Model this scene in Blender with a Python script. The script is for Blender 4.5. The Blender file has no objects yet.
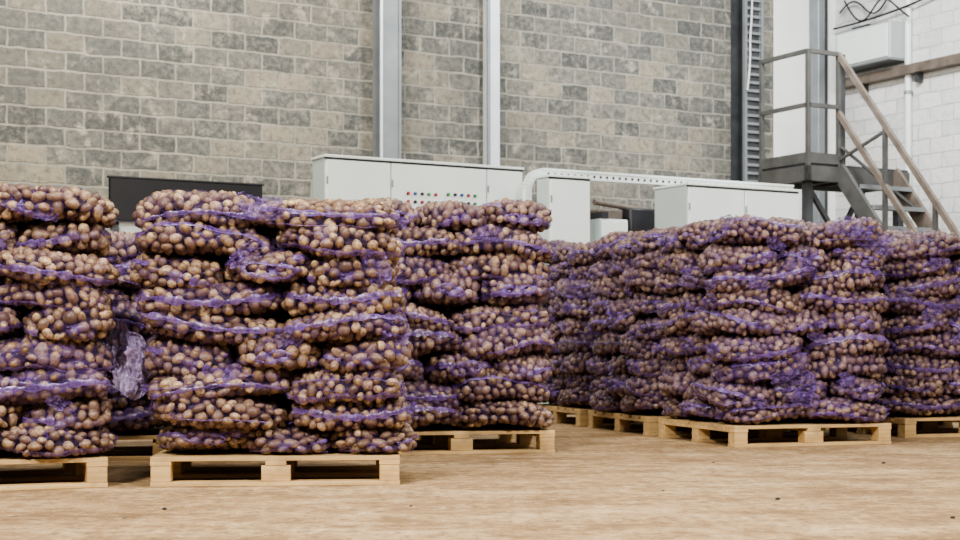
import bpy, bmesh, math, random
import numpy as np
from mathutils import Vector, Matrix, Euler, noise as mnoise
random.seed(7); rng=np.random.default_rng(11)
S=bpy.context.scene
COL=S.collection
try:
    S.view_settings.view_transform='AgX'; S.view_settings.look='AgX - Medium High Contrast'
except Exception as ex: print(ex)
F=1500.0; HZ=345.0; CH=0.683
def gp(u,y): return (u-480)/F*y
def zz(v,y): return CH+(HZ-v)/F*y
TH=math.atan2(0.491,0.871)
D=Vector((math.cos(TH),math.sin(TH),0)); P=Vector((-math.sin(TH),math.cos(TH),0))

# ---------------- materials ----------------
def newmat(name):
    m=bpy.data.materials.new(name); m.use_nodes=True
    nt=m.node_tree; nt.nodes.clear()
    o=nt.nodes.new('ShaderNodeOutputMaterial')
    return m,nt,o
class NB:
    def __init__(s,nt): s.nt=nt
    def n(s,t,**k):
        x=s.nt.nodes.new('ShaderNode'+t)
        for a,b in k.items(): setattr(x,a,b)
        return x
    def l(s,a,b): s.nt.links.new(a,b)
    def noise(s,vec,scale,detail=3,rough=.55):
        x=s.n('TexNoise'); x.inputs['Scale'].default_value=scale; x.inputs['Detail'].default_value=detail
        x.inputs['Roughness'].default_value=rough
        if vec is not None: s.l(vec,x.inputs['Vector'])
        return x.outputs['Fac']
    def ramp(s,fac,stops):
        x=s.n('ValToRGB'); e=x.color_ramp.elements
        while len(e)<len(stops): e.new(.5)
        for i,(p,c) in enumerate(stops):
            e[i].position=p; e[i].color=(*c,1) if len(c)==3 else c
        s.l(fac,x.inputs['Fac']); return x.outputs['Color']
    def mix(s,fac,a,b,blend='MIX'):
        x=s.n('MixRGB',blend_type=blend)
        for v,i in ((fac,'Fac'),(a,'Color1'),(b,'Color2')):
            if isinstance(v,(int,float)): x.inputs[i].default_value=v
            elif isinstance(v,tuple): x.inputs[i].default_value=(*v,1)
            else: s.l(v,x.inputs[i])
        return x.outputs['Color']
    def math(s,op,a,b=None,clamp=False):
        x=s.n('Math',operation=op); x.use_clamp=clamp
        for i,v in enumerate((a,b)):
            if v is None: continue
            if isinstance(v,(int,float)): x.inputs[i].default_value=v
            else: s.l(v,x.inputs[i])
        return x.outputs[0]
    def bump(s,h,strength,dist=.01):
        x=s.n('Bump'); x.inputs['Strength'].default_value=strength; x.inputs['Distance'].default_value=dist
        s.l(h,x.inputs['Height']); return x.outputs['Normal']
def simple(name,col,rough=.5,metal=0,var=.15,scale=6,dirt=None,bump=0):
    m,nt,o=newmat(name); b=NB(nt)
    tc=b.n('TexCoord').outputs['Object']
    p=b.n('BsdfPrincipled')
    f=b.noise(tc,scale,5)
    dk=tuple(c*(1-var) for c in col); lt=tuple(min(1,c*(1+var)) for c in col)
    c=b.ramp(f,[(.3,dk),(.7,lt)])
    if dirt:
        f2=b.noise(tc,scale*.35,6,.7); c=b.mix(b.ramp(f2,[(.5,(0,0,0)),(.68,(.7,.7,.7))]),c,dirt)
    b.l(c,p.inputs['Base Color']); p.inputs['Roughness'].default_value=rough; p.inputs['Metallic'].default_value=metal
    if bump: b.l(b.bump(b.noise(tc,scale*8,4),bump),p.inputs['Normal'])
    b.l(p.outputs[0],o.inputs[0]); return m

def mat_blocks(name,cols,mortar,stain,stainamt,dirt,bw=.4,rh=.2,ms=.014,mo=-.35):
    m,nt,o=newmat(name); b=NB(nt)
    tc=b.n('TexCoord').outputs['Object']
    sx=b.n('SeparateXYZ'); b.l(tc,sx.inputs[0]); cx=b.n('CombineXYZ')
    b.l(sx.outputs['X'],cx.inputs['X']); b.l(sx.outputs['Z'],cx.inputs['Y'])
    wn=b.n('TexNoise'); wn.inputs['Scale'].default_value=5; wn.inputs['Detail'].default_value=4; b.l(cx.outputs[0],wn.inputs['Vector'])
    va=b.n('VectorMath',operation='MULTIPLY_ADD'); b.l(wn.outputs['Color'],va.inputs[0]); va.inputs[1].default_value=(.05,.05,0)
    b.l(cx.outputs[0],va.inputs[2]); v=va.outputs[0]
    br=b.n('TexBrick'); b.l(v,br.inputs['Vector'])
    br.inputs['Scale'].default_value=1; br.inputs['Brick Width'].default_value=bw; br.inputs['Row Height'].default_value=rh
    br.inputs['Mortar Size'].default_value=ms; br.inputs['Mortar Smooth'].default_value=.6; br.inputs['Bias'].default_value=0
    br.inputs['Color1'].default_value=(0,0,0,1); br.inputs['Color2'].default_value=(1,1,1,1); br.inputs['Mortar'].default_value=(.5,.5,.5,1)
    bc=b.ramp(br.outputs['Color'],cols)
    n1=b.noise(v,1.4,7,.7); n2=b.noise(v,14,7,.7); n3=b.noise(v,.45,4); n4=b.noise(v,4.5,6,.7)
    bc=b.mix(b.ramp(n2,[(.45,(.0,.0,.0)),(.72,(.65,.65,.65))]),bc,stain)
    bc=b.mix(b.ramp(n2,[(.30,(.75,.75,.75)),(.48,(0,0,0))]),bc,dirt)
    bc=b.mix(b.ramp(n3,[(.42,(0,0,0)),(.62,(.5,.5,.5))]),bc,dirt)
    mfac=b.math('MULTIPLY',br.outputs['Fac'],b.math('ADD',b.math('MULTIPLY',b.noise(v,2.3,5,.7),2.2),mo),clamp=True)
    c=b.mix(mfac,bc,mortar)
    c=b.mix(b.math('MULTIPLY',b.ramp(n4,[(.53,(0,0,0)),(.64,(1,1,1))]),b.math('MULTIPLY',b.ramp(n1,[(.44,(0,0,0)),(.56,(1,1,1))]),stainamt)),c,stain)
    p=b.n('BsdfPrincipled'); b.l(c,p.inputs['Base Color']); p.inputs['Roughness'].default_value=.92
    h=b.math('ADD',b.math('MULTIPLY',br.outputs['Fac'],-.5),b.math('MULTIPLY',n2,.9))
    b.l(b.bump(h,.7,.015),p.inputs['Normal']); b.l(p.outputs[0],o.inputs[0]); return m
M_block=mat_blocks('concrete_block',[(0,(.08,.085,.08)),(.35,(.14,.143,.13)),(.7,(.195,.187,.155)),(1,(.29,.258,.195))],(.35,.335,.28),(.40,.37,.30),.9,(.08,.085,.08),ms=.017,mo=-.42)
M_white_block=mat_blocks('painted_block',[(0,(.62,.63,.63)),(1,(.78,.78,.76))],(.45,.46,.46),(.85,.85,.83),.4,(.55,.55,.55),ms=.010)
M_plaster=simple('white_plaster',(.84,.85,.82),.8,var=.05,scale=2,bump=.1)

def mat_floor():
    m,nt,o=newmat('dusty_concrete'); b=NB(nt)
    tc=b.n('TexCoord').outputs['Object']
    mp=b.n('Mapping'); mp.inputs['Scale'].default_value=(.6,1.1,1); mp.inputs['Rotation'].default_value=(0,0,.2); b.l(tc,mp.inputs[0])
    a=b.noise(mp.outputs[0],1.5,8,.72); c=b.noise(tc,5,7,.75); d=b.noise(tc,18,6,.75); e=b.noise(tc,55,3,.6)
    col=b.ramp(a,[(.36,(.205,.130,.064)),(.47,(.35,.235,.122)),(.56,(.43,.305,.17)),(.68,(.54,.40,.245))])
    col=b.mix(b.ramp(c,[(.38,(.8,.8,.8)),(.50,(0,0,0))]),col,(.22,.142,.075))
    col=b.mix(b.ramp(c,[(.54,(0,0,0)),(.66,(.6,.6,.6))]),col,(.60,.46,.30))
    col=b.mix(b.ramp(d,[(.36,(.9,.9,.9)),(.45,(0,0,0))]),col,(.15,.098,.055))
    col=b.mix(b.ramp(d,[(.56,(0,0,0)),(.66,(.6,.6,.6))]),col,(.64,.50,.34))
    col=b.mix(b.ramp(e,[(.34,(.8,.8,.8)),(.43,(0,0,0))]),col,(.16,.105,.065))
    mq=b.n('Mapping'); mq.inputs['Rotation'].default_value=(0,0,-.12); mq.inputs['Scale'].default_value=(1,.6,1); b.l(tc,mq.inputs[0])
    ch=b.n('TexVoronoi'); ch.inputs['Scale'].default_value=12; ch.inputs['Randomness'].default_value=.3; b.l(mq.outputs[0],ch.inputs['Vector'])
    w2=b.n('TexWave',wave_type='BANDS',bands_direction='Y'); w2.inputs['Scale'].default_value=.7; w2.inputs['Distortion'].default_value=1.2
    w2.inputs['Detail'].default_value=1; b.l(mq.outputs[0],w2.inputs['Vector'])
    tr=b.math('MULTIPLY',b.ramp(ch.outputs['Distance'],[(.2,(1,1,1)),(.45,(0,0,0))]),b.ramp(w2.outputs['Fac'],[(.4,(0,0,0)),(.75,(1,1,1))]))
    tr=b.math('MULTIPLY',tr,b.ramp(c,[(.35,(.1,.1,.1)),(.6,(1,1,1))]))
    col=b.mix(b.math('MULTIPLY',tr,.7),col,(.20,.13,.075))
    p=b.n('BsdfPrincipled'); b.l(col,p.inputs['Base Color']); 
    p.inputs['Roughness'].default_value=.85
    p.inputs['Specular IOR Level'].default_value=.15
    h=b.math('ADD',c,b.math('SUBTRACT',b.math('MULTIPLY',d,.5),b.math('MULTIPLY',tr,.5)))
    b.l(b.bump(h,.6,.018),p.inputs['Normal']); b.l(p.outputs[0],o.inputs[0]); return m
M_floor=mat_floor()

def mat_wood():
    m,nt,o=newmat('pallet_pine'); b=NB(nt)
    tc=b.n('TexCoord').outputs['Object']; at=b.n('Attribute',attribute_name='rnd').outputs['Fac']
    mp=b.n('Mapping'); mp.inputs['Scale'].default_value=(2,25,25); b.l(tc,mp.inputs[0])
    g=b.noise(mp.outputs[0],1.2,5)
    c=b.ramp(g,[(.3,(.46,.29,.115)),(.6,(.67,.48,.235)),(.8,(.74,.56,.31))])
    c=b.mix(b.math('MULTIPLY',at,.5),c,(.36,.24,.115))
    c=b.mix(b.ramp(b.noise(tc,5,5,.7),[(.5,(0,0,0)),(.7,(.6,.6,.6))]),c,(.28,.20,.12))
    p=b.n('BsdfPrincipled'); b.l(c,p.inputs['Base Color']); p.inputs['Roughness'].default_value=.7
    b.l(b.bump(g,.3,.004),p.inputs['Normal']); b.l(p.outputs[0],o.inputs[0]); return m
M_wood=mat_wood()

def mat_potato():
    m,nt,o=newmat('potato_skin'); b=NB(nt)
    tc=b.n('TexCoord').outputs['Object']; at=b.n('Attribute',attribute_name='rnd').outputs['Fac']
    oi=b.n('ObjectInfo')
    c=b.ramp(at,[(0,(.12,.067,.032)),(.35,(.235,.143,.068)),(.7,(.35,.226,.114)),(1,(.56,.40,.22))])
    n=b.noise(tc,60,4,.65)
    c=b.mix(b.ramp(n,[(.43,(0,0,0)),(.65,(.85,.85,.85))]),c,(.08,.05,.032))
    sc=b.n('SeparateColor'); b.l(oi.outputs['Color'],sc.inputs[0])
    c=b.mix(sc.outputs[1],c,(.15,.10,.125))
    p=b.n('BsdfPrincipled'); b.l(c,p.inputs['Base Color']); p.inputs['Roughness'].default_value=.38
    b.l(b.bump(n,.5,.006),p.inputs['Normal']); b.l(p.outputs[0],o.inputs[0]); return m
M_pot=mat_potato()
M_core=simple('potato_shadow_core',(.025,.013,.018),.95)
def mat_net(name,cols):
    m,nt,o=newmat(name); b=NB(nt)
    tc=b.n('TexCoord').outputs['Object']; at=b.n('Attribute',attribute_name='dens').outputs['Fac']
    oi=b.n('ObjectInfo')
    sc=b.n('SeparateColor'); b.l(oi.outputs['Color'],sc.inputs[0])
    addv=b.n('VectorMath',operation='ADD'); b.l(tc,addv.inputs[0])
    cb=b.n('CombineXYZ'); b.l(b.math('MULTIPLY',oi.outputs['Random'],30),cb.inputs[0]); b.l(cb.outputs[0],addv.inputs[1]); v=addv.outputs[0]
    mp=b.n('Mapping'); mp.inputs['Scale'].default_value=(1,1,2.2); b.l(v,mp.inputs[0])
    n=b.noise(mp.outputs[0],5.0,3,.5)
    rd=b.math('SUBTRACT',1,b.math('MULTIPLY',b.math('ABSOLUTE',b.math('SUBTRACT',n,.5)),34),clamp=True)
    gate=b.ramp(b.noise(v,3.5,3),[(.47,(0,0,0)),(.6,(1,1,1))])
    fold=b.math('MULTIPLY',rd,gate)
    patch=b.ramp(b.noise(v,7,4,.6),[(.58,(0,0,0)),(.75,(1,1,1))])
    sx=b.n('SeparateXYZ'); b.l(tc,sx.inputs[0])
    a1=b.math('ADD',sx.outputs[0],b.math('ADD',sx.outputs[1],sx.outputs[2])); a2=b.math('SUBTRACT',sx.outputs[0],b.math('ADD',sx.outputs[1],sx.outputs[2]))
    t1=b.math('GREATER_THAN',b.math('SINE',b.math('MULTIPLY',a1,650)),.88)
    t2=b.math('GREATER_THAN',b.math('SINE',b.math('MULTIPLY',a2,650)),.88)
    th=b.math('MULTIPLY',b.math('MAXIMUM',t1,t2),.22)
    cov=b.math('ADD',b.math('ADD',th,sc.outputs[0]),b.math('MULTIPLY',patch,.17))
    cov=b.math('ADD',cov,b.math('MULTIPLY',fold,.36))
    cov=b.math('ADD',cov,at,clamp=True)
    cov=b.math('MINIMUM',cov,.92)
    col=b.ramp(b.noise(v,12,3),cols)
    p=b.n('BsdfPrincipled'); b.l(col,p.inputs['Base Color']); p.inputs['Roughness'].default_value=.32
    tr=b.n('BsdfTransparent'); mx=b.n('MixShader'); b.l(cov,mx.inputs[0]); b.l(tr.outputs[0],mx.inputs[1]); b.l(p.outputs[0],mx.inputs[2])
    b.l(mx.outputs[0],o.inputs[0]); return m
M_net=mat_net('purple_net',[(.3,(.075,.04,.155)),(.55,(.16,.09,.31)),(.8,(.36,.26,.54))])
M_lil=mat_net('lilac_net',[(.3,(.25,.18,.38)),(.55,(.42,.33,.54)),(.8,(.62,.54,.70))])
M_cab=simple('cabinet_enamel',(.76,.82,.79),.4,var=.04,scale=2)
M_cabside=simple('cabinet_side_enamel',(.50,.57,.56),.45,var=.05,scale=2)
M_dark=simple('dark_trim',(.03,.03,.035),.5)
M_black=simple('black_board',(.008,.008,.01),.55)
M_steel=simple('grey_steel',(.25,.27,.28),.5,.3,var=.15,scale=3)
M_galv=simple('galvanised',(.72,.76,.80),.35,.2,var=.08,scale=3)
M_dsteel=simple('dark_steel',(.07,.075,.08),.5,.3,var=.3,scale=5)
M_tan=simple('primer_steel',(.17,.14,.115),.5,.1,var=.3,scale=6)
M_red=simple('red_button',(.6,.03,.03),.4); M_green=simple('green_button',(.03,.4,.08),.4); M_blue=simple('blue_button',(.04,.12,.5),.4)
M_cable=simple('cable_black',(.02,.02,.02),.6); M_cablew=simple('cable_white',(.7,.7,.7),.6)
M_rail=simple('rail_paint',(.10,.10,.095),.5,.2,var=.2)

# ---------------- geometry helper ----------------
class Geo:
    def __init__(s): s.v=[];s.f=[];s.m=[];s.r=[];s.mats=[];s.sm=[]
    def mi(s,m):
        if m not in s.mats: s.mats.append(m)
        return s.mats.index(m)
    def box(s,lo,hi,m,rot=None,bev=0.0,piv=None):
        bm=bmesh.new(); bmesh.ops.create_cube(bm,size=1)
        lo=Vector(lo);hi=Vector(hi);c=(lo+hi)/2;d=hi-lo
        for q in bm.verts: q.co=Vector((q.co.x*d.x,q.co.y*d.y,q.co.z*d.z))
        if bev: bmesh.ops.bevel(bm,geom=list(bm.edges),offset=bev,segments=1,affect='EDGES')
        M=Matrix.Translation(c)
        if rot is not None: M=M@rot
        s.addbm(bm,M,m)
    def addbm(s,bm,M,m,smooth=False):
        o=len(s.v);r=random.random();bm.verts.index_update(); mi=s.mi(m)
        for q in bm.verts: s.v.append(tuple(M@q.co)); s.r.append(r)
        for f in bm.faces: s.f.append([o+q.index for q in f.verts]); s.m.append(mi); s.sm.append(smooth)
        bm.free()
    def bar(s,a,b,w,h,m):
        a=Vector(a);b=Vector(b);d=b-a;L=d.length
        q=d.to_track_quat('X','Z').to_matrix().to_4x4()
        bm=bmesh.new(); bmesh.ops.create_cube(bm,size=1)
        for t in bm.verts: t.co=Vector((t.co.x*L,t.co.y*w,t.co.z*h))
        s.addbm(bm,Matrix.Translation((a+b)/2)@q,m)
    def cyl(s,a,b,r,m,n=12):
        a=Vector(a);b=Vector(b);d=b-a
        q=d.to_track_quat('Z','Y').to_matrix().to_4x4()
        bm=bmesh.new(); bmesh.ops.create_cone(bm,cap_ends=True,segments=n,radius1=r,radius2=r,depth=d.length)
        s.addbm(bm,Matrix.Translation((a+b)/2)@q,m,True)
    def obj(s,name,loc=(0,0,0),rz=0,parent=None):
        me=bpy.data.meshes.new(name); me.from_pydata(s.v,[],s.f)
        for m in s.mats: me.materials.append(m)
        me.polygons.foreach_set('material_index',s.m)
        a=me.attributes.new('rnd','FLOAT','POINT'); a.data.foreach_set('value',s.r)
        if any(s.sm):
            me.polygons.foreach_set('use_smooth',s.sm)
            try: me.set_sharp_from_angle(angle=.7)
            except Exception: pass
        me.update()
        o=bpy.data.objects.new(name,me); o.location=loc; o.rotation_euler=(0,0,rz); COL.objects.link(o)
        if parent: o.parent=parent
        return o

# ---------------- room ----------------
g=Geo(); g.box((-16,-4,-.1),(14,26,0),M_floor); g.obj('floor')
HW=7.0
g=Geo(); g.box((-14,0,0),(4.62,.3,HW),M_block); g.obj('wall_back',(0,18.3,0),TH)
g=Geo(); g.box((4.62,.0,0),(5.9,.3,HW),M_plaster); g.obj('wall_back_plastered',(0,18.3,0),TH)
cx,cy=0+5.74*D.x,18.3+5.74*D.y
g=Geo(); g.box((0,0,0),(16,.3,HW),M_white_block); g.obj('wall_right',(cx,cy,0),TH-math.pi/2)

def wl(u):
    k=(u-480)/F; t=18.3*k/(D.x-k*D.y); return t
def wallobj(g,name,t,off,z=0):
    return g.obj(name,(t*D.x-off*P.x,18.3+t*D.y-off*P.y,z),TH)
g=Geo(); w=.135
g.box((-w,-.20,0),(w,-.185,HW),M_steel); g.box((-w,-.015,0),(w,0,HW),M_steel); g.box((-.01,-.185,0),(.01,-.015,HW),M_steel)
g.box((-w,-.215,0),(-w+.03,-.20,HW),M_galv);g.box((w-.03,-.215,0),(w,-.20,HW),M_steel)
wallobj(g,'steel_column',wl(383),0)
g=Geo(); w=.09
g.box((-w,-.12,0),(w,0,HW),M_galv,bev=.01); g.box((-w-.01,-.14,0),(-w+.03,-.12,HW),M_steel)
wallobj(g,'white_duct',wl(489),0)
g=Geo(); w=.16
g.box((-w,-.25,0),(w,-.235,HW),M_dsteel); g.box((-w,-.015,0),(w,0,HW),M_dsteel); g.box((-.01,-.235,0),(.01,-.015,HW),M_dsteel)
for sx in (-w,w-.04): g.box((sx,-.30,0),(sx+.04,-.25,HW),M_steel)
z=.1
while z<HW:
    g.box((-w+.04,-.285,z),(w-.04,-.255,z+.035),M_steel); z+=.11
wallobj(g,'latticed_steel_column',wl(740),0)
g=Geo(); g.box((-.06,-.2,0),(.06,0,HW),M_steel,bev=.008); g.box((.1,-.1,0),(.2,0,HW),M_dsteel)
wallobj(g,'corner_steel_post',wl(812),0)

def curve(name,pts,r,m):
    c=bpy.data.curves.new(name,'CURVE'); c.dimensions='3D'; c.bevel_depth=r
    sp=c.splines.new('NURBS'); sp.points.add(len(pts)-1)
    for q,p in zip(sp.points,pts): q.co=(*p,1)
    sp.use_endpoint_u=True; sp.order_u=4; c.materials.append(m)
    o=bpy.data.objects.new(name,c); COL.objects.link(o); return o
def wp(u,v,off):
    t=wl(u); x=t*D.x-off*P.x; y=18.3+t*D.y-off*P.y
    return (x,y,zz(v,y))
curve('hanging_cable',[wp(734,-40,.36),wp(736,10,.36),wp(731,40,.36),wp(734,60,.36),wp(730,90,.36)],.012,M_cablew)

# ---------------- cabinets ----------------
def cabinet(name,corner,doors,depth,H,buttons=(),base=.1,side=M_cabside):
    g=Geo(); W=sum(doors)
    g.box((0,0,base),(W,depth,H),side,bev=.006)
    g.box((.02,.03,0),(W-.02,depth-.02,base),M_dark)
    g.box((-.012,-.03,H),(W+.012,depth+.01,H+.025),M_cab,bev=.004)
    g.box((-.004,-.008,H-.018),(W+.004,0,H),M_dark)
    x=0
    for d in doors:
        g.box((x+.006,-.022,base+.02),(x+d-.006,0.0,H-.02),M_cab,bev=.005)
        g.box((x+d-.05,-.034,H*.52),(x+d-.03,-.022,H*.52+.14),M_dark,bev=.003)
        for hz in (.3,H-.25): g.cyl((x+.012,-.028,hz),(x+.012,-.028,hz+.07),.008,M_steel)
        x+=d
    for (bx,bz,m) in buttons:
        g.cyl((bx,-.022,bz),(bx,-.04,bz),.016,M_dark if m is not M_cab else M_steel,10); g.cyl((bx,-.04,bz),(bx,-.046,bz),.013,m,10)
    return g.obj(name,corner,TH)
bt=[]
ms=[M_red,M_green,M_dark,M_blue]
for i in range(5):
    bt.append((.86+.075*i,2.15,ms[(i*3)%4])); bt.append((1.30+.075*i,2.16,ms[(i+1)%4]))
    bt.append((.86+.075*i,2.07,M_dark if i%2 else M_red)); bt.append((1.30+.075*i,2.08,M_green if i%3 else M_dark))
cabinet('electrical_cabinet',(gp(325,14.1),14.1,0),[.68,1.06,.42],.3,2.45,bt)
cabinet('electrical_cabinet',(gp(549,14.6),14.6,0),[.47],.23,2.32)
cabinet('electrical_cabinet',(2.066,14.97,0),[.72,.72],.55,2.28,[(.3,1.85,M_red),(.38,1.85,M_green),(.46,1.85,M_blue)])
g=Geo(); g.box((0,0,0.0),(.34,.3,1.95),M_cabside,bev=.01); g.box((.01,-.015,.1),(.33,0,1.93),M_cab,bev=.005); g.box((.02,0,1.95),(.1,.2,2.02),M_dark)
g.obj('junction_cabinet',(gp(600,15.0),15.0,0),TH)
g=Geo(); g.box((0,0,0),(.5,.5,1.75),M_dsteel,bev=.02); g.box((.05,.1,1.75),(.4,.4,2.15),M_dark,bev=.02)
g.cyl((-.35,.2,2.2),(.5,.2,2.12),.03,M_tan); g.cyl((.2,.2,1.95),(.2,.2,2.1),.05,M_steel); g.box((-.35,.1,1.75),(-.05,.4,2.12),M_tan,bev=.01); g.box((-.35,.1,0),(-.05,.4,1.75),M_steel)
g.obj('sorting_machine_motor',(gp(632,15.9),15.9,0),TH)
g=Geo(); L=3.42; zt=2.43
g.box((.18,0,zt-.085),(L,.06,zt),M_cab,bev=.005); g.box((.18,-.01,zt-.012),(L,.07,zt+.01),M_cab)
n=8
for i in range(n):
    a0=math.pi/2*i/n; a1=math.pi/2*(i+1)/n
    g.bar((.18-.16*math.sin(a0),.03,zt-.2+.16*math.cos(a0)),(.18-.16*math.sin(a1),.03,zt-.2+.16*math.cos(a1)),.06,.085,M_cab)
g.box((-.025,0,0),(.06,.06,zt-.2),M_cab,bev=.005)
for i in range(40):
    x=.25+i*.078; g.cyl((x,-.004,zt-.045),(x,.002,zt-.045),.014,M_dark,8)
for i in range(22):
    z=.2+i*.09; g.cyl((.018,-.004,z),(.018,.002,z),.014,M_dark,8)
for x in (2.3,3.35): g.box((x,.06,0),(x+.06,.12,zt-.03),M_cab)
g.obj('perforated_conduit_frame',(gp(527,14.8),14.8,0),TH)
y0=12.6; x0=gp(110,y0); 
g=Geo(); L=1.36; zt=zz(177,y0); zb=zz(220,y0)
g.box((0,0,zb),(L,.05,zt),M_black,bev=.005)
for (a,b_,c,d_) in ((-.012,zb-.012,L+.012,zb),(-.012,zt,L+.012,zt+.012)): g.box((a,-.01,b_),(c,.06,d_),M_dark)
for x in (.03,L-.09): g.box((x,.05,0),(x+.06,.1,zt-.05),M_dsteel)
for x in (.28,.62,1.1): g.cyl((x,-.006,zb+.1),(x,0,zb+.1),.012,M_steel,8)
g.box((.06,.1,.1),(L-.06,.55,zb-.04),M_cab,bev=.01)
for x in (.08,L-.16):
    for y in (.12,.45): g.box((x,y,0),(x+.08,y+.08,.1),M_dark)
g.obj('control_desk_with_black_panel',(x0,y0,0),TH)

# ---------------- stairs ----------------
def stair():
    g=Geo()
    zp=2.75; R=1.27
    PW,PD=1.55,.80
    g.box((0,0,zp-.05),(PW,PD,zp),M_dsteel)
    g.box((-.03,-.03,zp-.20),(PW,.03,zp-.03),M_rail); g.box((-.03,PD-.03,zp-.2),(PW,PD+.03,zp-.03),M_rail)
    g.box((-.03,-.03,zp-.20),(.03,PD,zp-.03),M_rail); g.box((PW-.03,0,zp-.2),(PW+.03,PD,zp-.03),M_rail)
    for i in range(1,5): g.box((i*.3,0,zp-.16),(i*.3+.05,PD,zp-.05),M_dsteel)
    for (x,y) in ((.04,.06),(.04,PD-.1),(PW-.1,.06),(PW-.1,PD-.1)): g.box((x,y,0),(x+.09,y+.09,zp-.05),M_dsteel)
    g.bar((.08,.1,1.2),(.95,.1,zp-.2),.05,.05,M_dsteel); g.bar((.08,.1,zp-.25),(.95,.1,1.4),.05,.05,M_dsteel)
    g.box((0,-.02,zp),(PW-1.0,.0,zp+.12),M_rail); g.box((-.02,0,zp),(0,PD,zp+.12),M_rail)
    xs=.46
    t=.045
    for (x,y) in ((0,PD),(0,0),(xs,0)): g.bar((x,y,zp-.1),(x,y,zp+R),t,t,M_rail)
    for z in (zp+R,zp+R*.52):
        g.bar((0,PD,z),(0,0,z),t,t,M_rail); g.bar((0,0,z),(xs,0,z),t,t,M_rail)
    g.bar((xs+.05,0,zp-.1),(xs+.05,0,zp+R),.05,.06,M_dsteel)
    sl=math.tan(math.radians(51)); run=zp/sl; SW=.85
    for x in (xs,xs+SW):
        g.bar((x,0,zp-.06),(x,-run,-.0),.05,.2,M_tan if x>xs else M_rail)
    x=xs
    for z in (R,R*.47):
        g.bar((x,0,zp+z),(x,-run*.93,z+.07*zp),.05,.06,M_tan)
    for k in (.33,.66,.93): g.bar((x,-run*k,zp*(1-k)),(x,-run*k,zp*(1-k)+R),.045,.045,M_rail)
    g.bar((x,0,zp+.05),(x,-run*.33,zp*.67+R*.95),.03,.03,M_rail)
    g.bar((x+SW,-run*.2,zp*.8),(x+.0,-run*.02,zp*.98+R*.2),.03,.03,M_rail)
    N=11
    for i in range(1,N):
        z=zp*(1-i/N); y=-run*i/N
        g.box((xs+.02,y-.12,z-.03),(xs+SW-.02,y+.12,z),M_dsteel)
        g.box((xs+.02,y-.125,z-.045),(xs+SW-.02,y-.115,z+.004),M_steel)
    return g.obj('steel_staircase',(gp(808,17),17,0),TH)
stair()
def side(t,off,z):
    return Vector((cx,cy,0))+(-P)*t-D*off+Vector((0,0,z))
M_box=simple('grey_box_enamel',(.42,.46,.46),.45,var=.05)
g=Geo(); g.box((0,-.34,0),(1.0,0,.50),M_box,bev=.015); g.box((.03,-.36,.03),(.97,-.34,.47),M_cab,bev=.006); g.box((.2,-.25,.50),(.5,-.1,.55),M_dark); g.box((-.008,-.36,-.015),(1.008,0,0),M_steel)
q=side(.40,0,4.46); g.obj('wall_junction_box',tuple(q),TH-math.pi/2)
g=Geo(); g.box((0,-.16,0),(9,0,.12),M_tan); 
for i in range(9): g.box((i+.4,-.1,-.12),(i+.46,0,0),M_dsteel)
q=side(.2,0,4.25); g.obj('wall_bracket_beam',tuple(q),TH-math.pi/2)
g=Geo(); g.cyl((0,-.06,0),(0,-.06,HW),.045,M_cab); 
for z in (1,2.5,4,5.5): g.cyl((0,-.06,z),(0,-.06,z+.04),.06,M_steel)
q=side(1.45,0,0); g.obj('wall_downpipe',tuple(q),TH-math.pi/2)
for i,(a,bz,c) in enumerate(((.2,5.3,.9),(.3,5.5,1.4),(.4,5.2,.8))):
    curve('loose_power_cable',[tuple(side(a+k*c*.3,.1+.05*i,bz+.25*math.sin(k*1.9+i))) for k in range(6)],.012,M_cable)
curve('overhead_cable',[tuple(side(.1+k,.12,5.1-.12*math.sin(k*1.2)+.1*k)) for k in range(7)],.014,M_cable)

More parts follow.
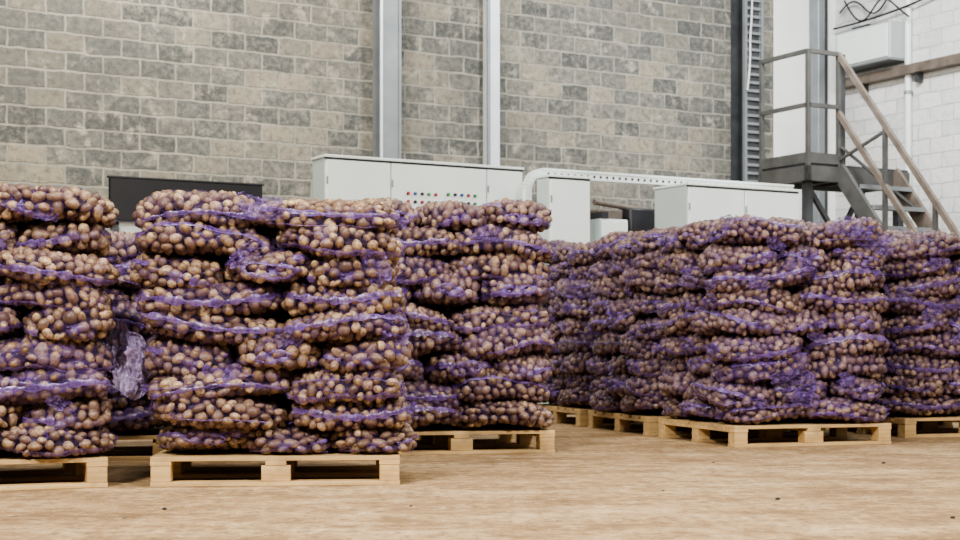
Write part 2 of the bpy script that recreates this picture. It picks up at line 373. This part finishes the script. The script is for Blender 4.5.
# ---------------- potato sacks ----------------
bm=bmesh.new(); bmesh.ops.create_icosphere(bm,subdivisions=2,radius=1)
bm.verts.index_update()
ICO=np.array([v.co[:] for v in bm.verts]); ICF=np.array([[v.index for v in f.verts] for f in bm.faces]); bm.free()
SA,SB,SC=.315,.212,.092
def make_sack(idx,a=SA,b=SB,c=SC):
    r=np.random.default_rng(100+idx)
    ph=r.uniform(0,6.28,12); am=r.uniform(.4,1,4)
    ax=np.array([a,b,c])
    def surf(u):
        d=u*ax; n=2.9
        s=(np.abs(d/ax)**n).sum(1)**(-1/n)
        p=d*s[:,None]
        gr=np.sign(p)*np.abs(p/ax)**(n-1)/ax; nn=gr/np.linalg.norm(gr,axis=1)[:,None]
        low=.013*(am[0]*np.sin(10*p[:,0]+ph[0])*np.cos(9*p[:,1]+ph[1])+am[1]*np.sin(19*p[:,0]+5*p[:,2]+ph[2])*.7)
        p=p+nn*low[:,None]
        p=p.copy(); p[:,2]+= .022*np.sin(6*p[:,0]+ph[3]) + .010*np.sin(9*p[:,1]+ph[5]) - .028*(np.abs(p[:,0])/a)**3-.015*(np.abs(p[:,1])/b)**3
        p[:,1]+= .020*np.sin(7*p[:,0]+ph[4])
        return p,nn
    u=r.normal(size=(9000,3)); u/=np.linalg.norm(u,axis=1)[:,None]
    p,n=surf(u)
    acc=[];rad=[]
    C=np.zeros((0,3)); 
    for i in range(len(p)):
        rr=r.uniform(.020,.035)
        cpos=p[i]-n[i]*(rr-r.uniform(0,.007))
        if len(acc):
            dd=np.linalg.norm(C-cpos,axis=1)
            if (dd<(np.array(rad)+rr)*.86).any(): continue
        acc.append(i);rad.append(rr);C=np.vstack([C,cpos])
    rad=np.array(rad); N=len(acc)
    V=[];Fc=[];MI=[];RND=[];DEN=[]
    off=0
    for k in range(N):
        s=rad[k]*np.array([r.uniform(1.05,1.5),r.uniform(.88,1.08),r.uniform(.78,1.0)])
        v=ICO*s
        f1,f2=r.uniform(50,90,2)
        v=v*(1+.10*np.sin(v[:,[0]]*f1+k)+.08*np.sin(v[:,[1]]*f2+2*k))
        e=Euler(r.uniform(0,6.28,3)).to_matrix(); v=v@np.array(e).T
        V.append(v+C[k]); Fc.append(ICF+off); off+=len(v); q=r.uniform(); RND+= [q]*len(v); DEN+=[0]*len(v)
    MI+=[0]*(N*len(ICF))
    faces=[list(map(int,f)) for f in np.vstack(Fc)]
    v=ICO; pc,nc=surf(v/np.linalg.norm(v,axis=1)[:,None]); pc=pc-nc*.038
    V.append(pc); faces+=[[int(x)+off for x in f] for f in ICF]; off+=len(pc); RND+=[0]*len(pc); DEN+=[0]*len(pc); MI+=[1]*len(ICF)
    NAx,NBt=60,84
    al=np.linspace(.04,math.pi-.04,NAx); be=np.linspace(0,2*math.pi,NBt,endpoint=False)
    A,B=np.meshgrid(al,be,indexing='ij')
    u=np.stack([np.cos(A),np.sin(A)*np.cos(B),np.sin(A)*np.sin(B)],-1).reshape(-1,3)
    p,n=surf(u)
    h=np.full(len(p),-.03)
    for k in range(N):
        w=C[k]-p; t=(w*n).sum(1); d2=(w*w).sum(1)-t*t; R=rad[k]*1.14
        ok=d2<R*R
        h[ok]=np.maximum(h[ok],t[ok]+np.sqrt(R*R-d2[ok]))
    h=h.reshape(NAx,NBt)
    for _ in range(5):
        av=h.copy(); av[1:-1]=(h[2:]+h[:-2]+np.roll(h,1,1)[1:-1]+np.roll(h,-1,1)[1:-1])/4
        h=np.maximum(h,av)
    h+=.001
    net=(p+n*h.reshape(-1,1)).reshape(NAx,NBt,3); nor=n.reshape(NAx,NBt,3)
    dens=np.clip((np.abs(np.cos(A))-.93)/.07,0,1)**1.5*.45
    base=off; V.append(net.reshape(-1,3)); off+=NAx*NBt; RND+=[0]*(NAx*NBt); DEN+=list(dens.reshape(-1))
    for i in range(NAx-1):
        for j in range(NBt):
            j2=(j+1)%NBt
            faces.append([base+i*NBt+j,base+(i+1)*NBt+j,base+(i+1)*NBt+j2,base+i*NBt+j2]); MI.append(2)
    def samp(aa,bb):
        fi=(aa-al[0])/(al[-1]-al[0])*(NAx-1); fi=min(max(fi,0),NAx-1.001); i=int(fi); x=fi-i
        fj=(bb%(2*math.pi))/(2*math.pi)*NBt; j=int(fj)%NBt; y=fj-int(fj); j2=(j+1)%NBt
        f=lambda G:(G[i,j]*(1-x)*(1-y)+G[i+1,j]*x*(1-y)+G[i,j2]*(1-x)*y+G[i+1,j2]*x*y)
        return f(net),f(nor)
    def strip(pathf,n,wd,closed=False,dn=.7):
        nonlocal off
        rows=[]
        pts=[samp(*pathf(i/n)) for i in range(n+1)]
        for i in range(n+1):
            c0,nn=pts[i]; tn=pts[min(i+1,n)][0]-pts[max(i-1,0)][0]; tn=tn/(np.linalg.norm(tn)+1e-9)
            sd=np.cross(nn,tn); sd/=np.linalg.norm(sd)+1e-9
            ww=wd*(1+.3*math.sin(i*.9+ph[5])+.25*math.sin(i*.4+ph[6]))
            for k,sv in enumerate((-1,-.35,.35,1)):
                rows.append(c0+nn*(.003+(.003 if abs(sv)<.5 else 0)+.002*math.sin(i*1.9+k))+sd*sv*ww/2)
                DEN.append((dn if abs(sv)==1 else dn*.35)+(.22 if i%2 else 0)); RND.append(0)
        V.append(np.array(rows))
        for i in range(n):
            for k in range(3):
                q=off+i*4+k; faces.append([q,q+1,q+5,q+4]); MI.append(2)
        off+=len(rows)
    def sw(b0,amp,a0,a1,p0):
        return lambda t:(a0+(a1-a0)*t, b0+amp*math.cos(math.pi*(t-.5))+.10*math.sin(5*t+p0))
    for side_b in (0,math.pi):
        s=r.choice([-1,1]); k=r.uniform()
        if r.uniform()<.9:
            b0=side_b+s*r.uniform(.35,.9)
            strip(sw(b0,-s*r.uniform(0.1,.5),r.uniform(.15,.9),math.pi-r.uniform(.15,.9),k*6),70,r.uniform(.016,.034))
        if r.uniform()<.4:
            strip(sw(side_b-s*r.uniform(.3,.7),s*.2,r.uniform(.3,1.2),r.uniform(1.8,2.9),k*3),50,.008,dn=.6)
    for aa in (.34,math.pi-.34):
        if r.uniform()<.4:
            a_=aa+r.uniform(-.1,.1); strip(lambda t:(a_+.10*math.sin(t*12.6+ph[7]),6.283*t),90,.018)
    for sg in ((1,) if idx%2 else ()):
        i0=0 if sg>0 else NAx-1
        c0=net[i0].mean(0); nr=7; nc=26; rows=[]
        tilt=r.uniform(-.6,.6,2); Lf=r.uniform(.03,.055)
        for i in range(nr):
            t=i/(nr-1); R=.012+.032*t**1.3
            for j in range(nc):
                th=2*math.pi*j/nc
                rf=R*(1+.35*math.sin(3*th+ph[8]+t)+.2*math.sin(7*th+ph[9]))
                rows.append(c0+np.array([sg*(t*Lf*(1+.25*math.sin(5*th+ph[10]))-.01), rf*math.cos(th)+tilt[0]*t*.06, rf*.6*math.sin(th)+tilt[1]*t*.05]))
                DEN.append(.35+.2*math.sin(6*th)); RND.append(0)
        V.append(np.array(rows))
        for i in range(nr-1):
            for j in range(nc):
                j2=(j+1)%nc; faces.append([off+i*nc+j,off+(i+1)*nc+j,off+(i+1)*nc+j2,off+i*nc+j2]); MI.append(2)
        off+=len(rows)
    V=np.vstack(V)
    me=bpy.data.meshes.new('potato_sack_mesh_%d'%idx); me.from_pydata(V.tolist(),[],faces)
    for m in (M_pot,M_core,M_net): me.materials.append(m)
    me.polygons.foreach_set('material_index',MI); me.polygons.foreach_set('use_smooth',[True]*len(faces))
    at=me.attributes.new('rnd','FLOAT','POINT'); at.data.foreach_set('value',RND)
    at=me.attributes.new('dens','FLOAT','POINT'); at.data.foreach_set('value',[float(x) for x in DEN])
    me.update(); me['zmin']=float(V[:,2].min()); return me
SACKS=[make_sack(i) for i in range(12)]

def drape_mesh(name,w,h,seed,dens=(.35,.5),amp=.035):
    me=bpy.data.meshes.new(name); n=44; vs=[];fs=[];dn=[]
    for i in range(n):
        for j in range(n):
            a=i/(n-1)*2-1; b_=j/(n-1)*2-1
            x0=a*math.sqrt(1-b_*b_/2); z0=b_*math.sqrt(1-a*a/2)
            ang=math.atan2(z0,x0); rr=1+.30*mnoise.noise(Vector((math.cos(ang)*1.6,math.sin(ang)*1.6,seed)))
            q=mnoise.noise(Vector((a*2.5,b_*1.5,seed+3)))+.6*mnoise.noise(Vector((a*6,b_*3.5,seed+5)))+.35*mnoise.noise(Vector((a*12,b_*9,seed+9)))
            vs.append((x0*w/2*rr,q*amp,z0*h/2*rr)); dn.append(dens[0]+dens[1]*min(1,abs(q)))
    for i in range(n-1):
        for j in range(n-1): fs.append([i*n+j,(i+1)*n+j,(i+1)*n+j+1,i*n+j+1])
    me.from_pydata(vs,[],fs); me.polygons.foreach_set('use_smooth',[True]*len(fs))
    at=me.attributes.new('dens','FLOAT','POINT'); at.data.foreach_set('value',dn)
    return me
FLAPS=[]
for i in range(6):
    m_=drape_mesh('loose_net_mesh_%d'%i,.24,.11,3.1*i+1,(.12,.5),.03); m_.materials.append(M_net); FLAPS.append(m_)

def pallet(corner,phi,W,Dp):
    g=Geo()
    n=7; bw=Dp/n*.82
    for i in range(n):
        y=i*(Dp-bw)/(n-1); g.box((0,y,.122),(W,y+bw,.144),M_wood,bev=.002)
    for x in (0,W/2-.05,W-.1): g.box((x,0,.100),(x+.1,Dp,.122),M_wood,bev=.002)
    for x,w in ((0,.1),(W/2-.0725,.145),(W-.1,.1)):
        for y in (0,Dp/2-.05,Dp-.1):
            g.box((x+.002,y+.002,.022),(x+w-.002,y+.098,.100),M_wood,bev=.003)
    for y in (0,Dp/2-.05,Dp-.1): g.box((0,y,0),(W,y+.1,.022),M_wood,bev=.002)
    return g.obj('wooden_pallet',(corner[0],corner[1],0),phi)

def stack(corner,phi,W,Dp,layers,pitch,seed,cov=.0,tint=.0,tops=(),lean=(0,0),start=(0,0),spread=1.03,bulge=.0,flaps=0,tufts=()):
    R=random.Random(seed)
    pallet(corner,phi,W,Dp)
    e=bpy.data.objects.new('potato_sack_stack',None); e.location=(corner[0],corner[1],.144); e.rotation_euler=(0,0,phi); e.empty_display_size=.2; COL.objects.link(e)
    cnt=0
    def put(x,y,z,yaw,sx=1,sy=1,sz=1,rx=0,ry=0,floor=False):
        nonlocal cnt
        cnt+=1
        o=bpy.data.objects.new('potato_sack_%02d'%cnt,R.choice(SACKS)); COL.objects.link(o); o.parent=e
        if floor: z=-o.data['zmin']*sz-.002; rx=ry=0
        o.location=(x,y,z); o.rotation_euler=(rx,ry,yaw+R.choice((0,math.pi)))
        f=R.choice((1,-1))
        o.scale=(sx,sy*f,sz)
        extra=R.uniform(.05,.15) if R.random()<.22 else 0
        o.color=(max(0,cov+R.uniform(-.04,.05)+extra),max(0,tint+R.uniform(-.08,.1)),0,1)
    def flap(x,y,z,rx,ry,rz,s):
        o=bpy.data.objects.new('loose_net',R.choice(FLAPS)); COL.objects.link(o); o.parent=e
        o.location=(x,y,z); o.rotation_euler=(rx,ry,rz); o.scale=(s,s,s); o.color=(.05,0,0,1)
    for l in range(layers):
        z=pitch*(l+.5)+.012
        sz=pitch*.5/ SC*1.19
        if l==0: sz*=.86
        k=(l+seed)%3
        dx=start[0]+lean[0]*l+R.uniform(-.025,.025); dy=start[1]+lean[1]*l+R.uniform(-.02,.02)
        g=spread+bulge*math.sin(math.pi*l/layers)
        if Dp<1.1:
            sp=W*R.uniform(.45,.55)
            a=[(sp/2,.20,0,sp),(sp+(W-sp)/2,.20,0,W-sp)]; b=[(W/6,.70,1,0),(W/2,.70,1,0),(W*5/6,.70,1,0)]
            spots=a+b
            if k==2: spots=[(x,Dp-y,o,q) for x,y,o,q in spots]
        else:
            if k==0: spots=[(W/6*(1+2*i),Dp*.25+Dp*.5*j,1,0) for i in range(3) for j in range(2)]
            else: spots=[(W*.25+W*.5*i,Dp/6*(1+2*j),0,W/2) for i in range(2) for j in range(3)]
        for (x,y,o,q) in spots:
            if o==0: sl=q/(2*SA)*1.09; ss=(.4/(2*SB) if Dp<1.1 else Dp/3/(2*SB))*1.10
            else: sl=(.6/(2*SA) if Dp<1.1 else Dp/2/(2*SA))*1.08; ss=W/3/(2*SB)*1.10
            x=W/2+(x-W/2)*g+dx+R.uniform(-.02,.02); y=Dp/2+(y-Dp/2)*g+dy+R.uniform(-.03,.03)
            topz= R.uniform(-.015,.02) if l==layers-1 else 0
            tl=.07
            put(x,y,z+topz+R.uniform(-.008,.008),(math.pi/2 if o else 0)+R.uniform(-.08,.08),sl*R.uniform(.97,1.05),ss*R.uniform(.98,1.08),sz*R.uniform(1.0,1.10 if l else 1.01),
                rx=R.uniform(-tl,tl),ry=R.uniform(-tl,tl),floor=(l==0))
    for (x,y,yaw,dz) in tops:
        put(x,y,pitch*layers+dz,yaw,.95,1,pitch*.5/SC,R.uniform(-.1,.1),R.uniform(-.1,.1))
    H=pitch*layers
    for i in range(flaps):
        f=R.random(); l=R.randint(1,layers-1); z=pitch*l+R.uniform(-.03,.03)
        hx=start[0]+lean[0]*l
        if f<.5: flap(R.uniform(.15,W-.15)+hx,-.035,z,R.uniform(-.5,.3),R.uniform(-.6,.6),0,R.uniform(.6,1.1))
        elif f<.75: flap(-.03+hx,R.uniform(.15,Dp-.15),z,R.uniform(-.3,.3),R.uniform(-.6,.6),math.pi/2,R.uniform(.6,1.1))
        else: flap(W+.03+hx,R.uniform(.1,Dp-.15),z,R.uniform(-.3,.3),R.uniform(-.6,.6),math.pi/2,R.uniform(.6,1.1))
    for (x,y,dz,rx,ry,rz,s) in tufts: flap(x,y,H+dz,rx,ry,rz,s)
    return e
d2r=math.radians
ph=d2r(22); c,s_=math.cos(ph),math.sin(ph); rx,ry=gp(108,7.2),7.2
stack((rx-1.2*c,ry-1.2*s_),ph,1.2,1.0,9,.139,1,.01,.04,flaps=3,tufts=[(.85,.03,-.05,-.5,.15,0,1.2)])
stack((gp(150,7.21),7.21),d2r(5),1.2,1.0,9,.138,2,.0,.02,lean=(-.011,0),start=(.03,0),spread=1.04,flaps=4,
      tufts=[(.47,.25,.01,-.2,.3,.2,.8),(.52,.0,-.05,-.5,-.1,0,1.1),(1.08,-.02,-.30,-.1,1.2,0,1.1),(1.17,.02,-.62,0,1.4,.3,1.3)])
ph=d2r(12); rx,ry=gp(555,9.49),9.49
stack((rx-1.2*math.cos(ph),ry-1.2*math.sin(ph)),ph,1.2,1.2,9,.157,4,.04,.14,lean=(-.007,0),flaps=6)
stack((gp(60,8.8),8.8),d2r(12),1.2,1.0,8,.150,6,.05,.13)
ph=d2r(18); dv=(-math.sin(ph),math.cos(ph)); cF=(1.69,9.95)
stack(cF,ph,1.2,1.2,9,.152,5,.07,.28,lean=(-.003,0),tops=[(.25,.70,.3,-.02)],flaps=18,
      tufts=[(.1,.12,.0,-.7,.0,.1,1.2),(.9,.0,-.03,-.6,0,0,1.6),(1.05,.0,-.1,-.3,.3,0,1.6)])
stack((cF[0]+dv[0]*1.38,cF[1]+dv[1]*1.38),ph,1.2,1.2,9,.154,9,.08,.28,flaps=10)
stack((cF[0]+dv[0]*2.76,cF[1]+dv[1]*2.76),ph,1.2,1.2,9,.157,12,.08,.28)
cH=(gp(905,11.0),11.0)
stack(cH,ph,1.2,1.2,9,.150,8,.06,.25,flaps=8)
stack((cH[0]+dv[0]*1.4,cH[1]+dv[1]*1.4),ph,1.2,1.2,9,.153,14,.06,.25)

# crumpled lilac net hanging between the two front stacks
eb=bpy.data.objects.new('empty_net_bundle',None); eb.location=(gp(130,7.42),7.42,zz(364,7.42)); COL.objects.link(eb)
for i,(w_,h_,sd,oy,rz) in enumerate(((.19,.36,2.0,0,.1),(.17,.26,6.5,-.03,-.3),(.15,.30,11.2,.03,.5))):
    me=drape_mesh('net_fold_%d'%i,w_,h_,sd,(.25,.5),.06); me.materials.append(M_lil)
    o=bpy.data.objects.new('net_fold_%d'%(i+1),me); o.parent=eb; o.location=((i-1)*.02,oy,(i-1)*-.03); o.rotation_euler=(-.2,.2*(i-1),rz); o.color=(.05,0,0,1); COL.objects.link(o)
g=Geo()
for k in range(14):
    x=random.uniform(-1.5,2.5); y=random.uniform(5.9,9)
    if -1.9<x<.6 and y>6.9: continue
    r=random.uniform(.003,.010)
    bm=bmesh.new(); bmesh.ops.create_icosphere(bm,subdivisions=1,radius=r)
    g.addbm(bm,Matrix.Translation((x,y,r*.6))@Matrix.Diagonal((1.4,1,.7,1)),M_dark if k%3 else M_tan)
g.obj('floor_debris')

# ---------------- lights ----------------
def area(name,loc,sx,sy,e,col=(1,.94,.86),tgt=None):
    l=bpy.data.lights.new(name,'AREA'); l.shape='RECTANGLE'; l.size=sx; l.size_y=sy; l.energy=e; l.color=col
    o=bpy.data.objects.new(name,l); o.location=loc; COL.objects.link(o)
    if tgt is not None:
        o.rotation_euler=(Vector(tgt)-Vector(loc)).to_track_quat('-Z','Y').to_euler()
    return o
area('hall_lamp',(-3,1.5,5.2),1.0,.4,780,(1,.94,.85),tgt=(-1,8,.6))
area('hall_lamp',(3.5,3,5.4),1.0,.4,540,(1,.95,.88),tgt=(2,9,.4))
area('hall_lamp',(0,7.0,6.4),3,.6,320)
area('hall_lamp',(5,13,6.6),3,.6,290,(.95,.97,1))
area('hall_lamp',(-3,13.5,6.6),3,.6,370,(1,.95,.87),tgt=(-4,17,2))
area('hall_lamp',(3.5,15,6.6),2,.6,400,(.96,.98,1),tgt=(5,20,3))
w=bpy.data.worlds.new('hall_ambient'); S.world=w; w.use_nodes=True
w.node_tree.nodes['Background'].inputs[0].default_value=(.96,.97,1,1); w.node_tree.nodes['Background'].inputs[1].default_value=.28

cam=bpy.data.cameras.new('camera'); cam.sensor_width=36; cam.lens=36*F/960; cam.shift_y=(HZ-270)/960
cam.dof.use_dof=True; cam.dof.focus_distance=7.6; cam.dof.aperture_fstop=4.5
co=bpy.data.objects.new('camera',cam); co.location=(0,0,CH); co.rotation_euler=(math.pi/2,0,0); COL.objects.link(co); S.camera=co
